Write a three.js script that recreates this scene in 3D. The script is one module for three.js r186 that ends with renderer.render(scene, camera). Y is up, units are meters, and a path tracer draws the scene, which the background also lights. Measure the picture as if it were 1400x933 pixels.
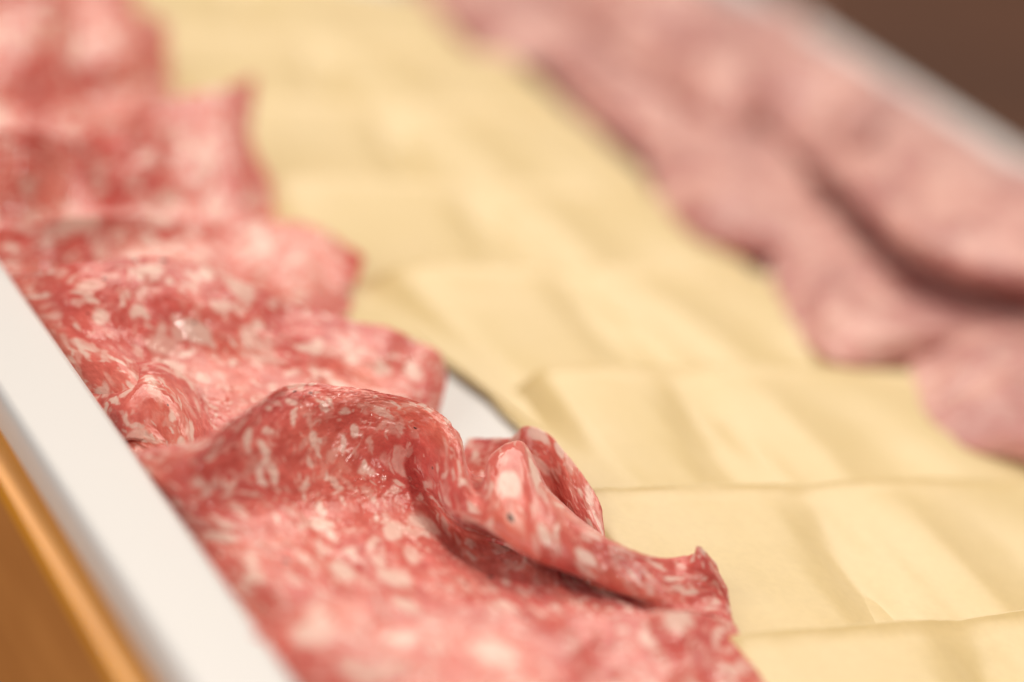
import * as THREE from 'three';
import { RectAreaLightUniformsLib } from 'three/addons/lights/RectAreaLightUniformsLib.js';

// ---------------------------------------------------------------- camera, light, exposure
const scene = new THREE.Scene();
const F = 3500, CX = 700, CY = 466.5;                               // focal length and centre of the photograph in its pixels
const camera = new THREE.PerspectiveCamera(2 * Math.atan(CY / F) * 180 / Math.PI, 1400 / 933, 0.02, 20);
const RIGHT = new THREE.Vector3(0.87144252, 0.21119245, 0.44270271);
const UPV = new THREE.Vector3(0, 0.90255828, -0.43056771);
const FWD = new THREE.Vector3(0.49049765, -0.37521501, -0.78652766);
const CAM = new THREE.Vector3(-0.2452, 0.1997, 0.3875);
camera.position.copy(CAM); camera.up.copy(UPV); camera.lookAt(CAM.clone().add(FWD)); camera.updateMatrixWorld();
camera.focus = 0.445; camera.userData.fStop = 3.9;

const renderer = new THREE.WebGLRenderer({ antialias: true });
renderer.toneMapping = THREE.LinearToneMapping;
renderer.toneMappingExposure = 1.02;
renderer.shadowMap.enabled = true;
scene.background = new THREE.Color(0.10, 0.085, 0.07);

RectAreaLightUniformsLib.init();
function areaLight(color, intensity, w, h, pos, target) {
  const l = new THREE.RectAreaLight(color, intensity, w, h);
  l.position.set(...pos); l.lookAt(...target); scene.add(l); return l;
}
areaLight(0xfff3e4, 7.7, 1.7, 1.7, [1.0, 2.1, -1.5], [0, 0, 0]);              // broad ceiling lamp on the far side
areaLight(0xfff4ea, 105.0, 0.12, 0.12, [0.37, 0.98, 0.40], [-0.02, 0, 0.0]);       // small spotlight above the near end
areaLight(0xfff8f0, 4.2, 1.6, 1.2, [-1.75, 0.72, 0.35], [-0.05, 0, 0]);             // unseen soft fill added at the left to brighten the sides facing it

// ---------------------------------------------------------------- helpers
function rng(seed) { let s = seed >>> 0; return () => { s = (s + 0x6D2B79F5) | 0; let t = Math.imul(s ^ (s >>> 15), 1 | s); t = (t + Math.imul(t ^ (t >>> 7), 61 | t)) ^ t; return ((t ^ (t >>> 14)) >>> 0) / 4294967296; }; }
const clamp = (x, a = 0, b = 1) => Math.min(b, Math.max(a, x));
const mix = (a, b, t) => a + (b - a) * t;
const smooth = (a, b, x) => { const t = clamp((x - a) / (b - a)); return t * t * (3 - 2 * t); };
// value noise that repeats every `period` cells
function lattice(seed, period) {
  const r = rng(seed), g = new Float32Array(period * period); for (let i = 0; i < g.length; i++) g[i] = r();
  return (x, y) => {
    const xi = Math.floor(x), yi = Math.floor(y), fx = x - xi, fy = y - yi, u = fx * fx * (3 - 2 * fx), v = fy * fy * (3 - 2 * fy);
    const w = (k) => ((k % period) + period) % period, x0 = w(xi), x1 = w(xi + 1), y0 = w(yi) * period, y1 = w(yi + 1) * period;
    return mix(mix(g[y0 + x0], g[y0 + x1], u), mix(g[y1 + x0], g[y1 + x1], u), v);
  };
}
function fbm(seed, period, octaves = 4) {
  const n = Array.from({ length: octaves }, (_, k) => lattice(seed + 17 * k, period << k));
  return (x, y) => { let s = 0, a = 0.5, t = 0; for (let k = 0; k < octaves; k++) { s += a * n[k](x * (1 << k), y * (1 << k)); t += a; a *= 0.5; } return s / t; };
}
// photo pixel + height above the tray floor (mm) -> point in the place
function P(px, py, mm) {
  const d = FWD.clone().addScaledVector(RIGHT, (px - CX) / F).addScaledVector(UPV, -(py - CY) / F);
  return CAM.clone().addScaledVector(d, (mm / 1000 - CAM.y) / d.y);
}
const taken = {};
function numbered(name) { const n = taken[name] = (taken[name] ?? -1) + 1; return n ? `${name}_${String(n).padStart(3, '0')}` : name; }
function shadows(o) { o.traverse((c) => { if (c.isMesh) { c.castShadow = true; c.receiveShadow = true; } }); return o; }
function add(name, geo, material, label, category, group) {
  const m = new THREE.Mesh(geo, material); m.name = numbered(name); scene.add(m);
  m.userData = { label, category }; if (group) m.userData.group = group;
  return shadows(m);
}
const catmull = (a, b, c, d, t) => 0.5 * (2 * b + (c - a) * t + (2 * a - 5 * b + 4 * c - d) * t * t + (3 * b - a - 3 * c + d) * t * t * t);
// A sheet through a grid of points cols[i][j]; thickness goes to the underside. uv are metres along the sheet.
function sheet(cols, { nu, nv, thick = 0.0010, meso = 0.00035, micro = 0, seed = 1, uv0 = [0, 0], turn = 0, mesoLen = 0.006, wave = 0, waveLen = [0.012, 0.03], ragged = 0.0004 }) {
  const NC = cols.length, NR = cols[0].length, at = new THREE.Vector3();
  const row = (i, t, out) => {
    const c = cols[clamp(i, 0, NC - 1)], k = Math.min(Math.floor(t), NR - 2), f = t - k, g = (q) => c[clamp(q, 0, NR - 1)];
    const a = k > 0 ? g(k - 1) : g(0).clone().multiplyScalar(2).sub(g(1)), d = k + 2 < NR ? g(k + 2) : g(NR - 1).clone().multiplyScalar(2).sub(g(NR - 2));
    return out.set(catmull(a.x, g(k).x, g(k + 1).x, d.x, f), catmull(a.y, g(k).y, g(k + 1).y, d.y, f), catmull(a.z, g(k).z, g(k + 1).z, d.z, f));
  };
  const W = nu + 1, H = nv + 1, pos = new Float32Array(W * H * 3), rows = Array.from({ length: NC }, () => new THREE.Vector3());
  for (let j = 0; j < H; j++) {
    for (let i = 0; i < NC; i++) row(i, j / nv * (NR - 1), rows[i]);
    for (let i = 0; i < W; i++) {
      const t = i / nu * (NC - 1), k = Math.min(Math.floor(t), NC - 2), f = t - k;
      const b = rows[k], c = rows[k + 1], a = k > 0 ? rows[k - 1] : b.clone().multiplyScalar(2).sub(c), d = k + 2 < NC ? rows[k + 2] : c.clone().multiplyScalar(2).sub(b);
      at.set(catmull(a.x, b.x, c.x, d.x, f), catmull(a.y, b.y, c.y, d.y, f), catmull(a.z, b.z, c.z, d.z, f));
      at.toArray(pos, (j * W + i) * 3);
    }
  }
  const P3 = (i, j) => (j * W + i) * 3, len = (p, q) => Math.hypot(pos[p] - pos[q], pos[p + 1] - pos[q + 1], pos[p + 2] - pos[q + 2]);
  // lengths along the sheet, averaged so that the pattern is not sheared
  const uv = new Float32Array(W * H * 2), mi = nu >> 1, cs = Math.cos(turn), sn = Math.sin(turn), U = new Float32Array(W), V = new Float32Array(H);
  for (let i = 1; i < W; i++) { let t = 0; for (let j = 0; j < H; j += 4) t += len(P3(i, j), P3(i - 1, j)); U[i] = U[i - 1] + t / Math.ceil(H / 4); }
  for (let j = 1; j < H; j++) { let t = 0; for (let i = 0; i < W; i += 4) t += len(P3(i, j), P3(i, j - 1)); V[j] = V[j - 1] + t / Math.ceil(W / 4); }
  for (let j = 0; j < H; j++) for (let i = 0; i < W; i++) { const u = U[i] - U[mi], v = V[j]; uv[(j * W + i) * 2] = cs * u - sn * v + uv0[0]; uv[(j * W + i) * 2 + 1] = sn * u + cs * v + uv0[1]; }
  const normalAt = (i, j, out) => {
    const a = P3(Math.min(i + 1, nu), j), b = P3(Math.max(i - 1, 0), j), c = P3(i, Math.min(j + 1, nv)), d = P3(i, Math.max(j - 1, 0));
    const ux = pos[a] - pos[b], uy = pos[a + 1] - pos[b + 1], uz = pos[a + 2] - pos[b + 2], vx = pos[c] - pos[d], vy = pos[c + 1] - pos[d + 1], vz = pos[c + 2] - pos[d + 2];
    return out.set(uy * vz - uz * vy, uz * vx - ux * vz, ux * vy - uy * vx).normalize();
  };
  const n1 = fbm(seed, 64, 3), n2 = fbm(seed + 5, 512, 2), n3 = fbm(seed + 11, 32, 2), n4 = fbm(seed + 13, 64, 3), n = new THREE.Vector3(), N = new Float32Array(W * H * 3);
  for (let j = 0; j < H; j++) for (let i = 0; i < W; i++) normalAt(i, j, n).toArray(N, P3(i, j));
  const pos2 = new Float32Array(W * H * 3), all = new Float32Array(W * H * 6), alluv = new Float32Array(W * H * 4);
  for (let j = 0; j < H; j++) for (let i = 0; i < W; i++) {
    const p = P3(i, j), q = (j * W + i) * 2, x = uv[q], y = uv[q + 1];
    const up = V[j] / V[nv];                                          // waves grow towards the free edge
    const h = (wave ? wave * (n3((U[i] + 1) / waveLen[0], (V[j] + 1) / waveLen[1]) - 0.5) * 2 * (0.25 + 0.75 * up) : 0) + meso * (n1(x / mesoLen, y / mesoLen) - 0.5) * 2 + (micro ? micro * (n2(x / 0.0007, y / 0.0007) - 0.5) * 2 : 0);
    const edge = Math.min(i, j, nu - i, nv - j), back = thick * (0.55 + 0.45 * smooth(0, 3, edge));
    if (ragged && (edge < 10)) { const f = ragged * (n4((U[i] + V[j]) / 0.004, (U[i] - V[j] + 1) / 0.004) - 0.5) * 2 * (1 - edge / 10), q2 = j > nv - 11 ? P3(i, Math.max(j - 6, 0)) : j < 10 ? P3(i, j + 6) : i < 10 ? P3(i + 6, j) : P3(i - 6, j), L = len(p, q2) || 1; for (let k = 0; k < 3; k++) pos2[p + k] = (pos[p + k] - pos[q2 + k]) / L * f; }
    for (let k = 0; k < 3; k++) { all[p + k] = pos[p + k] + pos2[p + k] + N[p + k] * h; all[W * H * 3 + p + k] = pos[p + k] + pos2[p + k] + N[p + k] * (h - back); }
    alluv[q] = alluv[W * H * 2 + q] = x; alluv[q + 1] = alluv[W * H * 2 + q + 1] = y;
  }
  const idx = [], o = W * H, quad = (a, b, c, d) => idx.push(a, b, c, a, c, d);
  for (let j = 0; j < nv; j++) for (let i = 0; i < nu; i++) { const a = j * W + i; quad(a, a + 1, a + 1 + W, a + W); quad(o + a, o + a + W, o + a + 1 + W, o + a + 1); }
  for (let i = 0; i < nu; i++) { const a = i, b = nv * W + i; quad(a, o + a, o + a + 1, a + 1); quad(b, b + 1, o + b + 1, o + b); }
  for (let j = 0; j < nv; j++) { const a = j * W, b = j * W + nu; quad(a, a + W, o + a + W, o + a); quad(b, o + b, o + b + W, b + W); }
  const g = new THREE.BufferGeometry();
  g.setAttribute('position', new THREE.BufferAttribute(all, 3)); g.setAttribute('uv', new THREE.BufferAttribute(alluv, 2));
  g.setIndex(idx); g.computeVertexNormals();
  return g;
}
const grid = (rows, k = 0.76) => rows.map((c) => c.map(([x, y, h]) => P(x, y, h * k)));

// ---------------------------------------------------------------- textures
function texture(size, paint, metres, srgb = true) {
  const data = new Uint8Array(size * size * 4), c = [0, 0, 0];
  for (let y = 0; y < size; y++) for (let x = 0; x < size; x++) {
    paint(x / size, y / size, c); const k = (y * size + x) * 4;
    for (let q = 0; q < 3; q++) data[k + q] = clamp(c[q]) * 255; data[k + 3] = 255;
  }
  const t = new THREE.DataTexture(data, size, size); t.wrapS = t.wrapT = THREE.RepeatWrapping; t.magFilter = THREE.LinearFilter; t.minFilter = THREE.LinearMipmapLinearFilter; t.generateMipmaps = true;
  if (srgb) t.colorSpace = THREE.SRGBColorSpace;
  t.repeat.set(1 / metres, 1 / metres); t.needsUpdate = true; return t;
}
// marbled salami, one tile = 0.1 m: soft lumps of fat pressed into lean meat
function fatMask(size, seed, extra, large, lean, big = 1) {
  const r = rng(seed), M = new Float32Array(size * size), px = size / 0.1;
  const angle = () => lean ? 1.57 + (r() - 0.5) * (1 + 2 * (1 - lean)) : r() * 3.14;
  const lump = (cx, cy, a, b, ang, op, soft) => {
    const R = Math.ceil(Math.max(a, b) * 1.3 * px), X = cx * px, Y = cy * px, c = Math.cos(ang), s = Math.sin(ang);
    for (let y = Math.floor(Y - R); y <= Y + R; y++) for (let x = Math.floor(X - R); x <= X + R; x++) {
      const dx = (x - X) / px, dy = (y - Y) / px, d = Math.hypot((c * dx + s * dy) / a, (-s * dx + c * dy) / b);
      if (d > 1.25) continue;
      const k = ((y % size + size) % size) * size + (x % size + size) % size;
      M[k] = Math.max(M[k], op * (1 - smooth(1 - soft, 1 + soft * 0.5, d)));
    }
  };
  for (let i = 0; i < large; i++) { const a = big * (0.0017 + 0.0024 * r() * r()); lump(r() * 0.1, r() * 0.1, a * (1 + 0.8 * r()), a * (0.6 + 0.4 * r()), angle(), 0.5 + 0.5 * r(), 0.45); }
  if (large >= 0) for (let i = 0; i < 1150; i++) { const a = 0.0006 + 0.0010 * r(); lump(r() * 0.1, r() * 0.1, a * (1 + 1.1 * r()), a * (0.55 + 0.4 * r()), angle(), 0.25 + 0.6 * r(), 0.55); }
  if (large >= 0) for (let i = 0; i < 3000; i++) { const a = 0.00022 + 0.0004 * r(); lump(r() * 0.1, r() * 0.1, a * (1 + 1.6 * r()), a * 0.7, angle(), 0.15 + 0.5 * r(), 0.6); }
  for (const [u, v, a, b, q = 0] of extra) lump(u, v, a, b, q, 0.9, 0.5);
  return M;
}
function salamiTexture(size, seed, { fat: extra = [], pepper = [], large = 80, lean = 0, big = 1, specks = 14 } = {}) {
  const M = fatMask(size, seed, [], large, lean, big), E = fatMask(size, seed, extra, -1, 0), wx = fbm(seed + 1, 12, 5), wy = fbm(seed + 2, 12, 5), tone = fbm(seed + 3, 8, 5), fine = fbm(seed + 4, 64, 3), veins = fbm(seed + 5, 10, 5), fibre = fbm(seed + 8, 40, 3), fx = fbm(seed + 6, 48, 3), fy = fbm(seed + 7, 48, 3);
  const r = rng(seed + 9), pep = new Float32Array(size * size);
  const spots = pepper.map(([u, v, q]) => [u * 10, v * 10, q * 10]); for (let i = 0; i < specks; i++) spots.push([r(), r(), 0.0015 + 0.003 * r()]);
  for (const [u, v, q0] of spots) {
    const px = (u - Math.floor(u)) * size, py = (v - Math.floor(v)) * size, pr = q0 * size;
    for (let y = Math.floor(py - 2 * pr); y < py + 2 * pr; y++) for (let x = Math.floor(px - 2 * pr); x < px + 2 * pr; x++) {
      const q = Math.hypot(x - px, (y - py) * 1.3) / pr + 1.6 * (fine(x / size * 150, y / size * 150) - 0.5);
      pep[((y + size) % size) * size + (x + size) % size] = Math.max(pep[((y + size) % size) * size + (x + size) % size], 0.85 * (1 - smooth(0.5, 1, q)));
    }
  }
  return texture(size, (x, y, c) => {
    const X = x + 0.04 * (wx(x * 12, y * 12) - 0.5) + 0.018 * (fx(x * 48, y * 48) - 0.5), Y = y + 0.04 * (wy(x * 12, y * 12) - 0.5) + 0.018 * (fy(x * 48, y * 48) - 0.5);
    const at = (m, a, b) => m[((Math.floor(b * size) + size) % size) * size + (Math.floor(a * size) + size) % size];
    const f = Math.max(at(M, X, Y), at(E, mix(x, X, 0.4), mix(y, Y, 0.4)));
    const vein = smooth(0.085, 0.0, Math.abs(veins(x * 10, y * 10) - 0.5)) * 0.28 * smooth(0.4, 0.65, tone(x * 8, y * 8));
    const fat = 0.93 * smooth(0.0, 0.85, Math.max(f, vein) * (0.72 + 0.5 * fine(x * 64, y * 64)));
    const t = tone(x * 8, y * 8), d = (fine(x * 64, y * 64) - 0.5) * 0.14 + (fibre(x * 40, y * 160) - 0.5) * 0.07;
    c[0] = mix(mix(0.81, 0.94, t) + d, 0.97, fat); c[1] = mix(mix(0.31, 0.52, t) + d, 0.84, fat); c[2] = mix(mix(0.30, 0.42, t) + d, 0.78, fat);
    const k = pep[Math.round(y * size) * size + Math.round(x * size)]; if (k > 0) { c[0] = mix(c[0], 0.12, k); c[1] = mix(c[1], 0.09, k); c[2] = mix(c[2], 0.08, k); }
  }, 0.1);
}
const grain = (() => {
  const a = fbm(601, 64, 2), b = fbm(602, 24, 3), m = fbm(603, 5, 3);
  return texture(768, (x, y, c) => { const w = smooth(0.35, 0.65, m(x * 5, y * 5)); c[0] = c[1] = c[2] = 0.5 + (a(x * 64, y * 64) - 0.5) * (0.35 + 0.65 * w) + 0.5 * (b(x * 24, y * 24) - 0.5); }, 0.024, false);
})();
const wet = (() => { const a = fbm(611, 8, 4); return texture(256, (x, y, c) => { c[0] = c[1] = c[2] = mix(0.28, 1, smooth(0.40, 0.62, a(x * 8, y * 8))); }, 0.04, false); })();
const meat = (map) => new THREE.MeshPhysicalMaterial({ map, roughness: 0.95, transmission: 0.24, thickness: 0, bumpMap: grain, bumpScale: 0.00006, clearcoat: 0.62, clearcoatRoughness: 0.30, clearcoatRoughnessMap: wet, ior: 1.42 });
const salamiMats = [
  meat(salamiTexture(1024, 11, { large: 90, big: 1.15 })),
  meat(salamiTexture(1024, 47, { large: 55, specks: 40, fat: [[0.0199, 0.0768, 0.0032, 0.003], [0.0122, 0.0877, 0.0028, 0.002], [0.0215, 0.0901, 0.0016, 0.0018], [0.0407, 0.081, 0.0012, 0.003], [0.047, 0.0803, 0.001, 0.0024, 0.5], [0.0521, 0.0801, 0.001, 0.0022, 0.5], [0.057, 0.0824, 0.0012, 0.002]],
    pepper: [[0.0097, 0.0903, 0.0004], [0.0145, 0.0905, 0.0005], [0.0138, 0.0674, 0.0003], [-0.0008, 0.0768, 0.0003]] })),
  meat(salamiTexture(1024, 83, { large: 85, big: 1.15 })),
  meat(salamiTexture(1024, 95, { large: 26, lean: 0.5, specks: 12, fat: [[0.0623, 0.0600, 0.0024, 0.0017], [0.0699, 0.0573, 0.0022, 0.0014], [0.0786, 0.0574, 0.0022, 0.0015], [0.019, 0.0351, 0.0032, 0.0022], [-0.0029, 0.0276, 0.0034, 0.0026], [-0.0011, 0.0153, 0.002, 0.002],
    [0.0305, 0.0214, 0.0042, 0.0027], [0.0301, 0.015, 0.003, 0.002], [0.0199, 0.0214, 0.0032, 0.0026], [0.0299, 0.0488, 0.0006, 0.0012], [0.0276, 0.0542, 0.0007, 0.0017, 0.3], [0.0206, 0.0528, 0.001, 0.0018], [0.0072, 0.0547, 0.0012, 0.0026], [0.012, 0.0475, 0.001, 0.0022], [0.04, 0.0381, 0.0036, 0.0026]],
    pepper: [[0.0153, 0.0640, 0.0005], [0.0626, 0.0565, 0.0007], [0.0076, 0.0226, 0.0008], [0.054, 0.0304, 0.0007], [0.0431, 0.0536, 0.0003]] })),
];

const hamMat = (() => {
  const a = fbm(301, 6, 5), b = fbm(302, 30, 4), w = fbm(303, 5, 3), seam = fbm(304, 7, 4);
  const map = texture(512, (x, y, c) => {
    const X = x * 6 + 2.5 * (w(x * 5, y * 5) - 0.5), t = smooth(0.32, 0.68, a(X, y * 6)), f = smooth(0.48, 0.72, b(x * 30, y * 30));
    const fat = smooth(0.035, 0.005, Math.abs(seam(x * 7, y * 7) - 0.5)) * 0.6;
    c[0] = mix(mix(0.77, 0.91, t) + 0.03 * f, 0.95, fat); c[1] = mix(mix(0.45, 0.66, t) + 0.09 * f, 0.81, fat); c[2] = mix(mix(0.42, 0.61, t) + 0.08 * f, 0.75, fat);
  }, 0.08);
  return new THREE.MeshPhysicalMaterial({ map, roughness: 0.92, transmission: 0.34, clearcoat: 0.6, clearcoatRoughness: 0.3, bumpMap: grain, bumpScale: 0.00008 });
})();
const cheeseMat = (() => {
  const a = fbm(401, 6, 4), b = fbm(402, 96, 3);
  const map = texture(512, (x, y, c) => {
    const t = a(x * 6, y * 6), f = (b(x * 96, y * 96) - 0.5) * 0.03;
    c[0] = mix(0.92, 0.94, t) + f; c[1] = mix(0.825, 0.85, t) + f; c[2] = mix(0.585, 0.645, t) + f;
  }, 0.1);
  return new THREE.MeshPhysicalMaterial({ map, roughness: 0.9, transmission: 0.25, clearcoat: 0.6, clearcoatRoughness: 0.3, ior: 1.45 });
})();
const woodTexture = (seed, dark, light) => {
  const a = fbm(seed, 4, 4), b = fbm(seed + 1, 64, 3), c2 = fbm(seed + 2, 8, 3);
  return texture(512, (x, y, c) => {
    const g = smooth(0.25, 0.75, 0.55 * a(x * 4, y * 4) + 0.3 * b(x * 4, y * 64) + 0.15 * c2(x * 2, y * 8));
    for (let k = 0; k < 3; k++) c[k] = mix(dark[k], light[k], g);
  }, 0.25);
};
const trayMat = new THREE.MeshPhysicalMaterial({ color: new THREE.Color().setRGB(0.64, 0.635, 0.635), roughness: 0.45, clearcoat: 0.2, clearcoatRoughness: 0.4 });
const woodMat = new THREE.MeshPhysicalMaterial({ map: woodTexture(501, [0.70, 0.45, 0.22], [0.82, 0.56, 0.30]), roughness: 0.5, clearcoat: 0.15, clearcoatRoughness: 0.4 });
const edgeMat = new THREE.MeshPhysicalMaterial({ map: woodTexture(521, [0.84, 0.54, 0.14], [0.93, 0.65, 0.22]), roughness: 0.4, clearcoat: 0.3, clearcoatRoughness: 0.3 });
const tableMat = new THREE.MeshPhysicalMaterial({ map: woodTexture(551, [0.28, 0.17, 0.115], [0.36, 0.225, 0.155]), roughness: 0.8, specularIntensity: 0.4 });

// ---------------------------------------------------------------- table, wooden stand, tray
const RIM = 12, xin = P(207, 644, RIM).x, xout = P(106, 700, RIM).x;
{
  const g = new THREE.PlaneGeometry(6, 6); g.rotateX(-Math.PI / 2); g.translate(0, -0.11, 0);
  const uv = g.attributes.uv; for (let i = 0; i < uv.count; i++) uv.setXY(i, uv.getX(i) * 6, uv.getY(i) * 6);
  const m = new THREE.Mesh(g, tableMat); m.name = 'table'; m.userData = { kind: 'structure', label: 'dark brown table top behind the tray', category: 'table' }; scene.add(shadows(m));
}
const ZN = 0.30, ZF = -0.42, xr = 0.216;                           // near and far ends and right inner edge of the tray
// cross-section of the tray's left side swept along its length; every ring is [x, y]
function sweep(ring, z0, z1, steps) {
  const pos = [], uv = [], idx = [];
  for (let k = 0; k <= steps; k++) ring.forEach(([x, y], i) => { pos.push(x, y, mix(z0, z1, k / steps)); uv.push(mix(z0, z1, k / steps), i * 0.01); });
  const n = ring.length;
  for (let k = 0; k < steps; k++) for (let i = 0; i < n; i++) { const a = k * n + i, b = k * n + (i + 1) % n; idx.push(a, b, b + n, a, b + n, a + n); }
  const g = new THREE.BufferGeometry(); g.setAttribute('position', new THREE.Float32BufferAttribute(pos, 3)); g.setAttribute('uv', new THREE.Float32BufferAttribute(uv, 2)); g.setIndex(idx); g.computeVertexNormals();
  return g;
}
function rimRing(xi, xo, flip) {
  const h = RIM / 1000, s = Math.sign(xo - xi), w = Math.abs(xo - xi), r = 0.0014, pts = [];
  const X = (d) => xi + s * d;                                      // d metres outwards from the inner edge
  pts.push([X(-0.008), 0.0], [X(-0.004), 0.002], [X(-0.0015), 0.006], [X(-0.0006), h - 0.0025], [X(0.0003), h - 0.0008], [X(0.002), h]);
  for (let k = 0; k <= 6; k++) { const a = k / 6 * Math.PI / 2; pts.push([X(w - r + r * Math.sin(a)), h - r + r * Math.cos(a)]); }
  pts.push([X(w), h - 0.006], [X(w - 0.002), h - 0.0075], [X(w - 0.006), h - 0.0065], [X(0.004), h - 0.005], [X(0.003), 0.004], [X(0.001), -0.003], [X(-0.008), -0.004]);
  return pts;
}
{
  const t = new THREE.Group(); t.name = 'serving_tray'; scene.add(t);
  t.userData = { label: 'white serving tray holding the salami, cheese and ham', category: 'tray' };
  const part = (name, g) => { const m = new THREE.Mesh(g, trayMat); m.name = name; t.add(m); };
  const floor = new THREE.BoxGeometry(xr - xin - 0.012, 0.004, ZN - ZF); floor.translate((xr + xin) / 2, -0.002, (ZN + ZF) / 2); part('tray_floor', floor);
  part('rim', sweep(rimRing(xin, xout), ZN, ZF, 4));
  part('rim', sweep(rimRing(xr, xr + 0.008), ZF, ZN, 4));
  shadows(t);
}
{
  const t = new THREE.Group(); t.name = 'wooden_stand'; scene.add(t);
  t.userData = { label: 'honey brown wooden stand under the edge of the white tray', category: 'stand' };
  const box = (name, x0, x1, y0, y1, mat = woodMat) => { const g = new THREE.BoxGeometry(x1 - x0, y1 - y0, ZN - ZF - 0.01, 1, 1, 1); g.translate((x0 + x1) / 2, (y0 + y1) / 2, (ZN + ZF) / 2); const p = g.attributes.position, u = g.attributes.uv; for (let i = 0; i < p.count; i++) u.setXY(i, p.getZ(i), p.getY(i) + p.getX(i)); const m = new THREE.Mesh(g, mat); m.name = name; t.add(m); };
  box('side_panel', xout - 0.0040, xout + 0.006, -0.1098, RIM / 1000 - 0.0096);
  box('edge_strip', xout - 0.0046, xout + 0.006, RIM / 1000 - 0.0095, RIM / 1000 - 0.0068, edgeMat);
  box('side_panel', xr + 0.006, xr + 0.014, -0.1098, 0.0035);
  shadows(t);
}

// ---------------------------------------------------------------- cheese slices, each one lying on the slice behind it
const STEP = 0.0497, T = 0.0016;
const ROWS = [0, 0.12, 0.24, 0.36, 0.48, 0.6, 0.7, 0.8, 0.88, 0.94, 0.965, 0.985, 1];   // near edge to far edge, closer at the curled far edge
[
  ['farthest blurred cheese slice at the end of the cheese row', -0.010], ['blurred cheese slice beside the square upright salami slice', -0.016],
  ['blurred cheese slice beside the sharp point of the upright salami slice', -0.019], ['cheese slice two behind the one with the bent corner', -0.020],
  ['cheese slice beside the turned-up corner of the low salami slice', -0.013], ['cheese slice with a bent-down deep yellow corner by the bare white tray', -0.0038],
  ['creased cheese slice in sharp focus touching the thick salami fold', -0.017], ['cheese slice beside the broad flat salami slice, topmost of the shingled row', -0.015],
].forEach(([label, x0], n) => {
  const bend = lattice(790, 64);
  const k = n, r = rng(700 + k), z0 = -0.0035 + (k - 5) * STEP - (k === 0 ? 0.004 : 0), S = k === 3 ? 0.078 : 0.1, cols = [];
  const gx = 0.0385 + 0.004 * (r() - 0.5), low = 0.8 + 0.5 * r(), hi = 0.8 + 0.5 * r(), skew = 0.0012 * (r() - 0.5);
  for (let i = 0; i <= 24; i++) {
    const c = []; cols.push(c);
    for (const q of ROWS) {
      const s = i / 24, x = x0 + 0.116 * s, z = z0 + S * (1 - q), along = z - z0, xx = x - (gx - 0.2 * along);
      let y = T + 0.00015 + 0.00008 * (k % 3) + T * (S - along) / STEP * smooth(-0.0005, k > 5 ? 0.005 : 0.011, x - x0);
      const grow = mix(0.25, 1, smooth(0, 0.02, along));
      y += grow * (-0.0024 * low * Math.exp(-(xx * xx) / (0.0056 ** 2)) + 0.0009 * hi * Math.exp(-((x - 0.054) ** 2) / (0.0058 ** 2)) - 0.0003 * Math.exp(-((x - 0.070) ** 2) / (0.006 ** 2)) + 0.0006 * Math.exp(-((x - 0.085) ** 2) / (0.009 ** 2)));
      y += (0.0024 + 0.0008 * (bend(x * 30, k * 3.7) - 0.5)) * clamp(1 - along / STEP) ** 2 * smooth(0, k > 5 ? 0.008 : 0.018, x - x0) * (1 - 0.8 * smooth(0.065, 0.092, x));   // the free far edge stands up a little
      y += 0.0005 * clamp(1 - along / 0.0035) ** 2;                                                                        // drying lip along it
      y -= 0.0010 * smooth(0.02, 0.06, x) * smooth(0.6 * STEP, 1.05 * STEP, along);                                       // and the slice sags where the next one lies on it
      if (k === 5) y = Math.max(T * 1.05, y - 0.0034 * smooth(0.010, 0, x - x0) * smooth(0.03, 0.006, along));
      c.push(new THREE.Vector3(x + (k === 4 ? 0.19 * along : 0), y, z + skew * (s - 0.5) * 2 + 0.0003 * (r() - 0.5)));
    }
  }
  add('cheese_slice', sheet(cols, { nu: 120, nv: 80, thick: T, ragged: 0.0002, meso: 0.0001, mesoLen: 0.012, seed: 720 + k, uv0: [k * 0.037, k * 0.051] }), cheeseMat,
    label, 'cheese', 'cheese slices overlapping down the middle of the tray');
});

// ---------------------------------------------------------------- salami slices
const SALAMI = 'salami slices ruffled along the tray rim';
const salami = (pts, o, mat, label) => add('salami_slice', sheet(grid(pts), o), salamiMats[mat], label, 'salami', SALAMI);

// farthest
salami([
  [[-60, 130, 6], [-80, 60, 12], [-90, 0, 20], [-95, -60, 30]],
  [[20, 110, 6], [10, 50, 12], [5, -10, 22], [0, -70, 32]],
  [[90, 90, 6], [85, 40, 10], [80, -10, 18], [75, -70, 28]],
  [[150, 80, 5], [150, 40, 8], [145, -10, 16], [140, -60, 24]],
  [[190, 60, 3], [190, 30, 6], [185, 0, 12], [180, -40, 18]],
], { nu: 90, nv: 60, seed: 31, wave: 0.0014, uv0: [0.02, 0.05], turn: 0.7 }, 2, 'last blurred salami slice at the far end of the row');
salami([
  [[-40, 240, 6], [-60, 180, 12], [-60, 110, 20], [-60, 20, 30]],
  [[60, 210, 6], [50, 150, 12], [45, 80, 22], [40, 0, 32]],
  [[130, 190, 6], [120, 140, 9], [115, 80, 18], [110, -5, 28]],
  [[190, 180, 5], [185, 130, 8], [180, 80, 16], [170, 15, 25]],
  [[235, 150, 3], [232, 110, 7], [228, 70, 14], [222, 28, 21]],
], { nu: 110, nv: 80, seed: 32, wave: 0.0014, uv0: [0.04, 0.01], turn: -0.3 }, 0, 'blurred salami slice with a square upright edge, behind the pointed slice');
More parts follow.
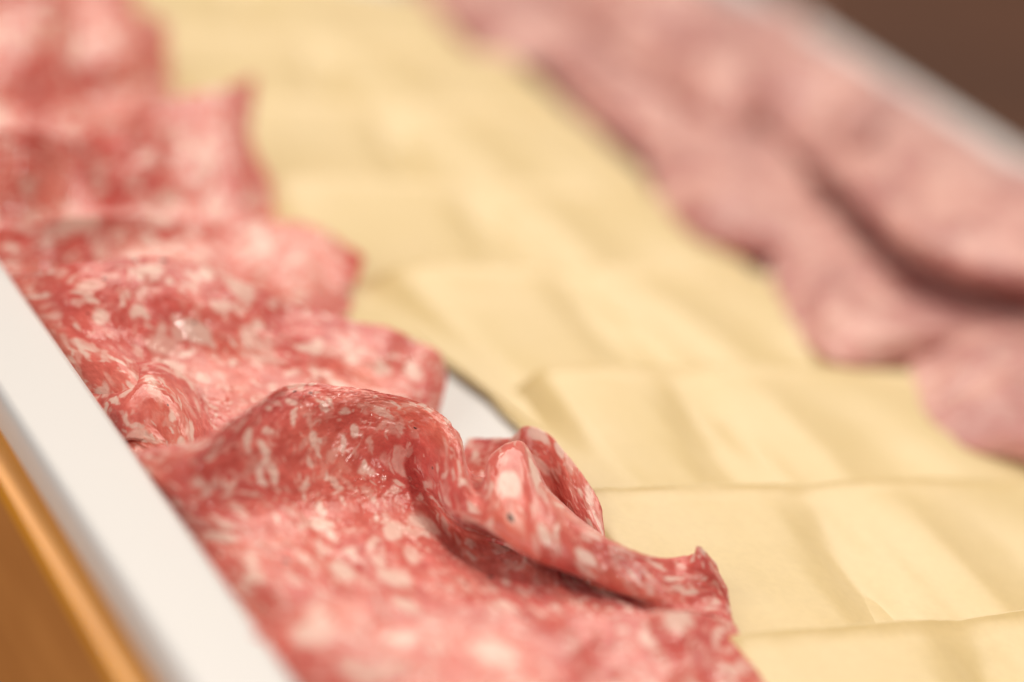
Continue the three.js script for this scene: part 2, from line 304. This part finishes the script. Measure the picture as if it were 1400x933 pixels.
salami([
  [[-20, 360, 6], [-60, 310, 9], [-90, 260, 12], [-110, 200, 14]],
  [[60, 340, 6], [40, 290, 12], [30, 230, 22], [25, 175, 30]],
  [[110, 330, 6], [100, 290, 9], [95, 240, 14], [95, 190, 21]],
  [[190, 330, 6], [170, 290, 9], [165, 230, 17], [165, 160, 26]],
  [[270, 330, 6], [255, 290, 8], [245, 230, 15], [245, 130, 26]],
  [[340, 330, 5], [325, 295, 7], [312, 230, 14], [305, 122, 26]],
  [[400, 320, 2], [392, 275, 4], [348, 195, 14], [346, 104, 26]],
], { nu: 160, nv: 110, seed: 33, wave: 0.0016, uv0: [0.01, 0.06], turn: 0.2 }, 1, 'salami slice standing upright with a sharp point towards the cheese');
salami([
  [[40, 430, 6], [-5, 390, 10], [-40, 360, 12], [-70, 330, 13]],
  [[120, 430, 6], [90, 385, 10], [75, 345, 15], [70, 300, 22]],
  [[210, 440, 6], [190, 390, 8], [180, 340, 11], [175, 295, 17]],
  [[300, 450, 6], [280, 400, 8], [275, 350, 9], [275, 300, 14]],
  [[390, 450, 6], [375, 410, 7], [370, 360, 9], [370, 300, 14]],
  [[460, 440, 4], [445, 405, 6], [435, 355, 9], [425, 305, 13]],
  [[485, 420, 2], [480, 402, 4], [490, 377, 8], [497, 348, 12]],
], { nu: 180, nv: 90, seed: 34, wave: 0.0012, uv0: [0.05, 0.03], turn: 0.1 }, 0, 'low salami slice with orange tint and a turned-up corner at the cheese');
// the slice with the large round piece of fat
salami([
  [[195, 640, 6], [140, 580, 8], [100, 520, 10], [55, 460, 12], [25, 420, 12], [0, 382, 13]],
  [[280, 650, 6], [215, 590, 10], [175, 510, 16], [130, 455, 17], [105, 400, 22], [95, 362, 25]],
  [[330, 640, 6], [270, 575, 8], [230, 530, 9], [205, 470, 14], [195, 405, 21], [195, 352, 26]],
  [[390, 640, 6], [330, 580, 8], [290, 530, 9], [275, 480, 12], [270, 425, 19], [270, 362, 25]],
  [[440, 640, 6], [390, 575, 8], [360, 535, 9], [345, 500, 11], [340, 450, 16], [350, 395, 22]],
  [[490, 640, 6], [450, 580, 8], [430, 540, 9], [425, 510, 11], [425, 470, 15], [435, 425, 19]],
  [[540, 640, 6], [510, 590, 7], [500, 555, 9], [500, 525, 11], [505, 490, 14], [520, 445, 17]],
  [[590, 640, 5], [570, 600, 5], [570, 570, 7], [575, 545, 9], [580, 510, 11], [580, 470, 14]],
  [[610, 610, 3], [600, 590, 3], [598, 570, 4], [604, 545, 6], [608, 515, 8], [600, 490, 11]],
], { nu: 400, nv: 240, seed: 35, wave: 0.0010, waveLen: [0.010, 0.05], micro: 0.00008, uv0: [0.03, 0.04], turn: 0.0 }, 1, 'salami slice with a large round fat spot and a rounded end on the cheese');
// small roll by the rim
salami([
  [[150, 610, 6], [135, 580, 8], [120, 555, 10], [110, 530, 8]],
  [[172, 600, 9], [165, 555, 13], [160, 525, 13], [160, 500, 14]],
  [[208, 606, 8], [205, 540, 15], [205, 510, 16], [215, 495, 15]],
  [[230, 618, 8], [245, 570, 13], [250, 540, 13], [260, 520, 12]],
  [[250, 660, 6], [270, 640, 7], [290, 610, 7], [300, 580, 6]],
], { nu: 140, nv: 100, seed: 36, wave: 0.0003, micro: 0.00005, uv0: [0.07, 0.02], turn: 1.2 }, 2, 'small curled salami slice pressed against the white rim');
// flat slice under the roll
salami([
  [[600, 720, 5], [610, 680, 5], [620, 640, 6], [640, 598, 7]],
  [[680, 740, 5], [680, 690, 6], [680, 640, 9], [694, 600, 14]],
  [[722, 760, 5], [725, 710, 6], [722, 640, 12], [718, 584, 19]],
  [[750, 770, 5], [755, 725, 6], [752, 655, 12], [748, 593, 19]],
  [[780, 780, 5], [785, 740, 6], [780, 690, 11], [775, 622, 17]],
  [[830, 810, 5], [825, 780, 6], [820, 740, 9], [818, 680, 13]],
  [[860, 830, 5], [850, 810, 6], [840, 780, 7], [828, 735, 8]],
], { nu: 160, nv: 110, seed: 37, wave: 0.0004, micro: 0.00006, uv0: [0.02, 0.08], turn: 0.5 }, 0, 'thin orange-red salami edge standing behind the thick curled fold');
// the slice in focus
salami([
  [[330, 860, 4], [285, 800, 5], [245, 740, 7], [218, 700, 10], [198, 670, 11], [186, 650, 12], [180, 635, 13], [180, 622, 13]],
  [[420, 870, 6], [370, 810, 8], [320, 750, 9], [285, 705, 12], [265, 670, 16], [255, 640, 20], [262, 615, 23], [275, 598, 24]],
  [[480, 880, 7], [430, 820, 9], [385, 755, 9], [350, 705, 11], [330, 660, 16], [322, 620, 21], [325, 585, 25], [335, 563, 27]],
  [[540, 885, 7], [490, 825, 9], [445, 755, 9], [420, 700, 10], [400, 650, 15], [388, 600, 21], [390, 550, 26], [400, 525, 28]],
  [[600, 890, 7], [550, 830, 9], [505, 755, 9], [480, 695, 9], [468, 640, 14], [462, 590, 20], [465, 548, 26], [472, 526, 28]],
  [[660, 890, 7], [605, 830, 9], [560, 755, 8], [540, 700, 8], [530, 640, 13], [530, 590, 20], [535, 555, 25], [545, 541, 27]],
  [[710, 890, 7], [655, 830, 9], [610, 765, 7], [590, 710, 7], [580, 655, 11], [580, 610, 18], [588, 575, 24], [600, 565, 25]],
  [[760, 890, 7], [705, 835, 9], [660, 790, 7], [640, 735, 5], [618, 700, 13], [620, 660, 19], [628, 618, 23], [628, 592, 23]],
  [[785, 890, 7], [740, 845, 9], [700, 795, 7], [690, 745, 4], [650, 718, 14], [652, 690, 18], [652, 662, 18], [648, 640, 16]],
  [[810, 890, 7], [770, 850, 9], [730, 800, 8], [715, 745, 4], [684, 738, 14], [678, 690, 20], [668, 624, 22], [695, 655, 12]],
  [[835, 890, 6], [797, 855, 8], [760, 808, 8], [740, 757, 4], [718, 757, 14], [713, 700, 20], [712, 604, 24], [735, 650, 12]],
  [[860, 890, 6], [825, 860, 8], [790, 815, 8], [765, 770, 4], [750, 775, 13], [742, 720, 20], [735, 652, 22], [760, 680, 11]],
  [[910, 890, 6], [885, 865, 8], [850, 830, 8], [830, 800, 4], [815, 795, 11], [800, 748, 17], [787, 714, 19], [815, 725, 11]],
  [[950, 890, 5], [930, 870, 7], [900, 845, 7], [880, 825, 6], [865, 810, 10], [852, 775, 14], [855, 752, 16], [872, 770, 11]],
  [[990, 900, 5], [975, 875, 6], [950, 850, 7], [935, 840, 9], [925, 820, 10], [918, 795, 12], [922, 772, 13], [942, 760, 13]],
  [[1020, 910, 7], [1015, 890, 8], [1000, 860, 8], [990, 850, 8], [985, 830, 8], [978, 805, 10], [968, 775, 14], [955, 748, 17]],
  [[1045, 920, 7], [1040, 905, 7], [1025, 890, 7], [1010, 870, 7], [1004, 850, 7], [1000, 830, 7], [994, 800, 9], [980, 770, 12]],
], { nu: 680, nv: 360, seed: 38, wave: 0.0010, waveLen: [0.009, 0.05], micro: 0.0001, meso: 0.00035, uv0: [0.06, 0.01], turn: 0.1 }, 3, 'glistening salami slice with an upright ruffled crest and a thick curled fold');
// nearest
salami([
  [[380, 1010, 4], [355, 960, 8], [345, 910, 13], [345, 870, 16]],
  [[470, 1020, 6], [430, 960, 10], [405, 890, 15], [395, 828, 19]],
  [[560, 1020, 8], [520, 960, 11], [490, 890, 15], [470, 818, 18]],
  [[650, 1020, 8], [610, 960, 11], [585, 890, 14], [560, 836, 16]],
  [[740, 1020, 8], [710, 960, 11], [680, 890, 14], [655, 838, 16]],
  [[830, 1020, 8], [805, 960, 11], [780, 895, 14], [760, 842, 15]],
  [[920, 1020, 8], [900, 960, 10], [880, 905, 12], [865, 838, 15]],
  [[1010, 1020, 6], [990, 970, 8], [970, 910, 10], [955, 838, 12]],
  [[1090, 1010, 7], [1066, 965, 7], [1038, 915, 8], [1005, 855, 8]],
], { nu: 260, nv: 130, seed: 39, wave: 0.0009, micro: 0.00004, uv0: [0.01, 0.02], turn: -0.2 }, 0, 'broad flat salami slice overlapping the front of the glistening one');

// ---------------------------------------------------------------- ham slices
const HAM = 'cooked ham slices folded along the other side of the cheese';
const ham = (pts, seed, label) => add('ham_slice', sheet(grid(pts, 0.85), { nu: 80, nv: 60, thick: 0.0012, meso: 0.0007, mesoLen: 0.010, wave: 0.0022, waveLen: [0.014, 0.02], seed, uv0: [seed * 0.013, seed * 0.029], turn: seed }), hamMat, label, 'ham', HAM);
ham([
  [[540, -90, 6.5], [620, -100, 12], [770, -90, 10]],
  [[560, -30, 6.5], [650, -40, 13], [800, -30, 10]],
  [[610, 30, 5.8], [700, 10, 13], [850, 20, 10]],
  [[670, 75, 5.8], [750, 50, 12], [900, 70, 10]],
  [[740, 90, 5.8], [800, 75, 11], [930, 100, 10]],
], 60, 'last flat ham slice at the far end beside the cheese');
ham([
  [[690, 10, 6.5], [770, 0, 12], [920, 10, 10]],
  [[722, 66, 6.5], [800, 60, 13], [950, 70, 10]],
  [[772, 128, 5.8], [850, 110, 13], [1010, 120, 10]],
  [[830, 180, 5.8], [900, 160, 12], [1060, 180, 10]],
  [[905, 225, 5.8], [950, 200, 11], [1100, 220, 10]],
], 61, 'flat ham slice by the cheese, under the smaller ham fold');
ham([
  [[880, 170, 6.5], [960, 150, 13], [1110, 160, 10]],
  [[888, 240, 6.5], [970, 210, 13], [1140, 220, 10]],
  [[938, 312, 5.8], [1010, 270, 13], [1190, 280, 10]],
  [[1000, 340, 5.8], [1060, 310, 12], [1230, 320, 10]],
  [[1070, 360, 5.8], [1120, 340, 11], [1270, 340, 10]],
], 62, 'flat ham slice between the two ham folds and the cheese');
ham([
  [[1050, 330, 6.5], [1130, 290, 12], [1280, 290, 10]],
  [[1058, 390, 6.5], [1140, 350, 12], [1300, 350, 11]],
  [[1092, 455, 5.8], [1160, 410, 12], [1330, 400, 11]],
  [[1150, 497, 5.8], [1220, 450, 12], [1370, 440, 11]],
  [[1250, 497, 5.8], [1300, 470, 11], [1410, 470, 10]],
], 63, 'pale ham slice with a rounded edge lying on the cheese');
ham([
  [[1245, 440, 6.5], [1330, 410, 11], [1470, 405, 10]],
  [[1243, 500, 6.5], [1330, 470, 12], [1480, 450, 12]],
  [[1265, 565, 5.8], [1350, 520, 12], [1500, 500, 13]],
  [[1315, 608, 5.8], [1400, 570, 12], [1530, 550, 13]],
  [[1400, 630, 5.8], [1450, 610, 11], [1570, 600, 13]],
  [[1480, 650, 5.8], [1530, 640, 11], [1630, 640, 12]],
], 64, 'bright pink mottled ham slice below the large ham fold');
ham([
  [[790, 10, 10], [760, -10, 15], [820, -60, 24], [890, -60, 24], [900, -50, 9]],
  [[850, 70, 10], [820, 40, 15], [890, -10, 26], [960, -20, 26], [970, -10, 9]],
  [[910, 120, 10], [880, 90, 15], [950, 30, 25], [1010, 20, 24], [1020, 30, 9]],
  [[970, 170, 10], [945, 145, 15], [1000, 95, 24], [1065, 85, 20], [1090, 95, 9]],
  [[1030, 215, 9], [1005, 190, 12], [1050, 145, 18], [1110, 130, 16], [1140, 140, 8]],
], 65, 'far ham slice folded over, beyond the other ham folds');
ham([
  [[945, 85, 10], [915, 62, 14], [970, 8, 24], [1045, 6, 22], [1120, 20, 9]],
  [[990, 110, 10], [960, 90, 15], [1020, 40, 24], [1090, 40, 24], [1100, 50, 9]],
  [[1050, 170, 10], [1020, 140, 15], [1090, 90, 26], [1160, 80, 26], [1170, 90, 9]],
  [[1110, 220, 10], [1080, 190, 15], [1150, 130, 25], [1210, 120, 24], [1220, 130, 9]],
  [[1170, 270, 10], [1140, 240, 15], [1190, 180, 28], [1250, 170, 15], [1260, 180, 9]],
], 66, 'smaller folded ham slice behind the large ham fold');
ham([
  [[1120, 215, 11], [1095, 195, 15], [1150, 140, 20], [1225, 125, 19], [1255, 135, 9]],
  [[1180, 270, 12], [1150, 250, 20], [1200, 190, 26], [1290, 170, 24], [1310, 180, 9]],
  [[1230, 330, 10], [1200, 300, 22], [1270, 230, 28], [1360, 210, 26], [1370, 220, 9]],
  [[1290, 390, 10], [1270, 340, 24], [1340, 270, 30], [1430, 250, 28], [1450, 260, 9]],
  [[1360, 410, 10], [1350, 375, 24], [1420, 310, 30], [1510, 290, 28], [1530, 300, 9]],
  [[1450, 430, 10], [1440, 390, 24], [1500, 340, 28], [1590, 330, 26], [1600, 340, 9]],
], 67, 'large ham fold overhanging a deep red shadow');

renderer.render(scene, camera);
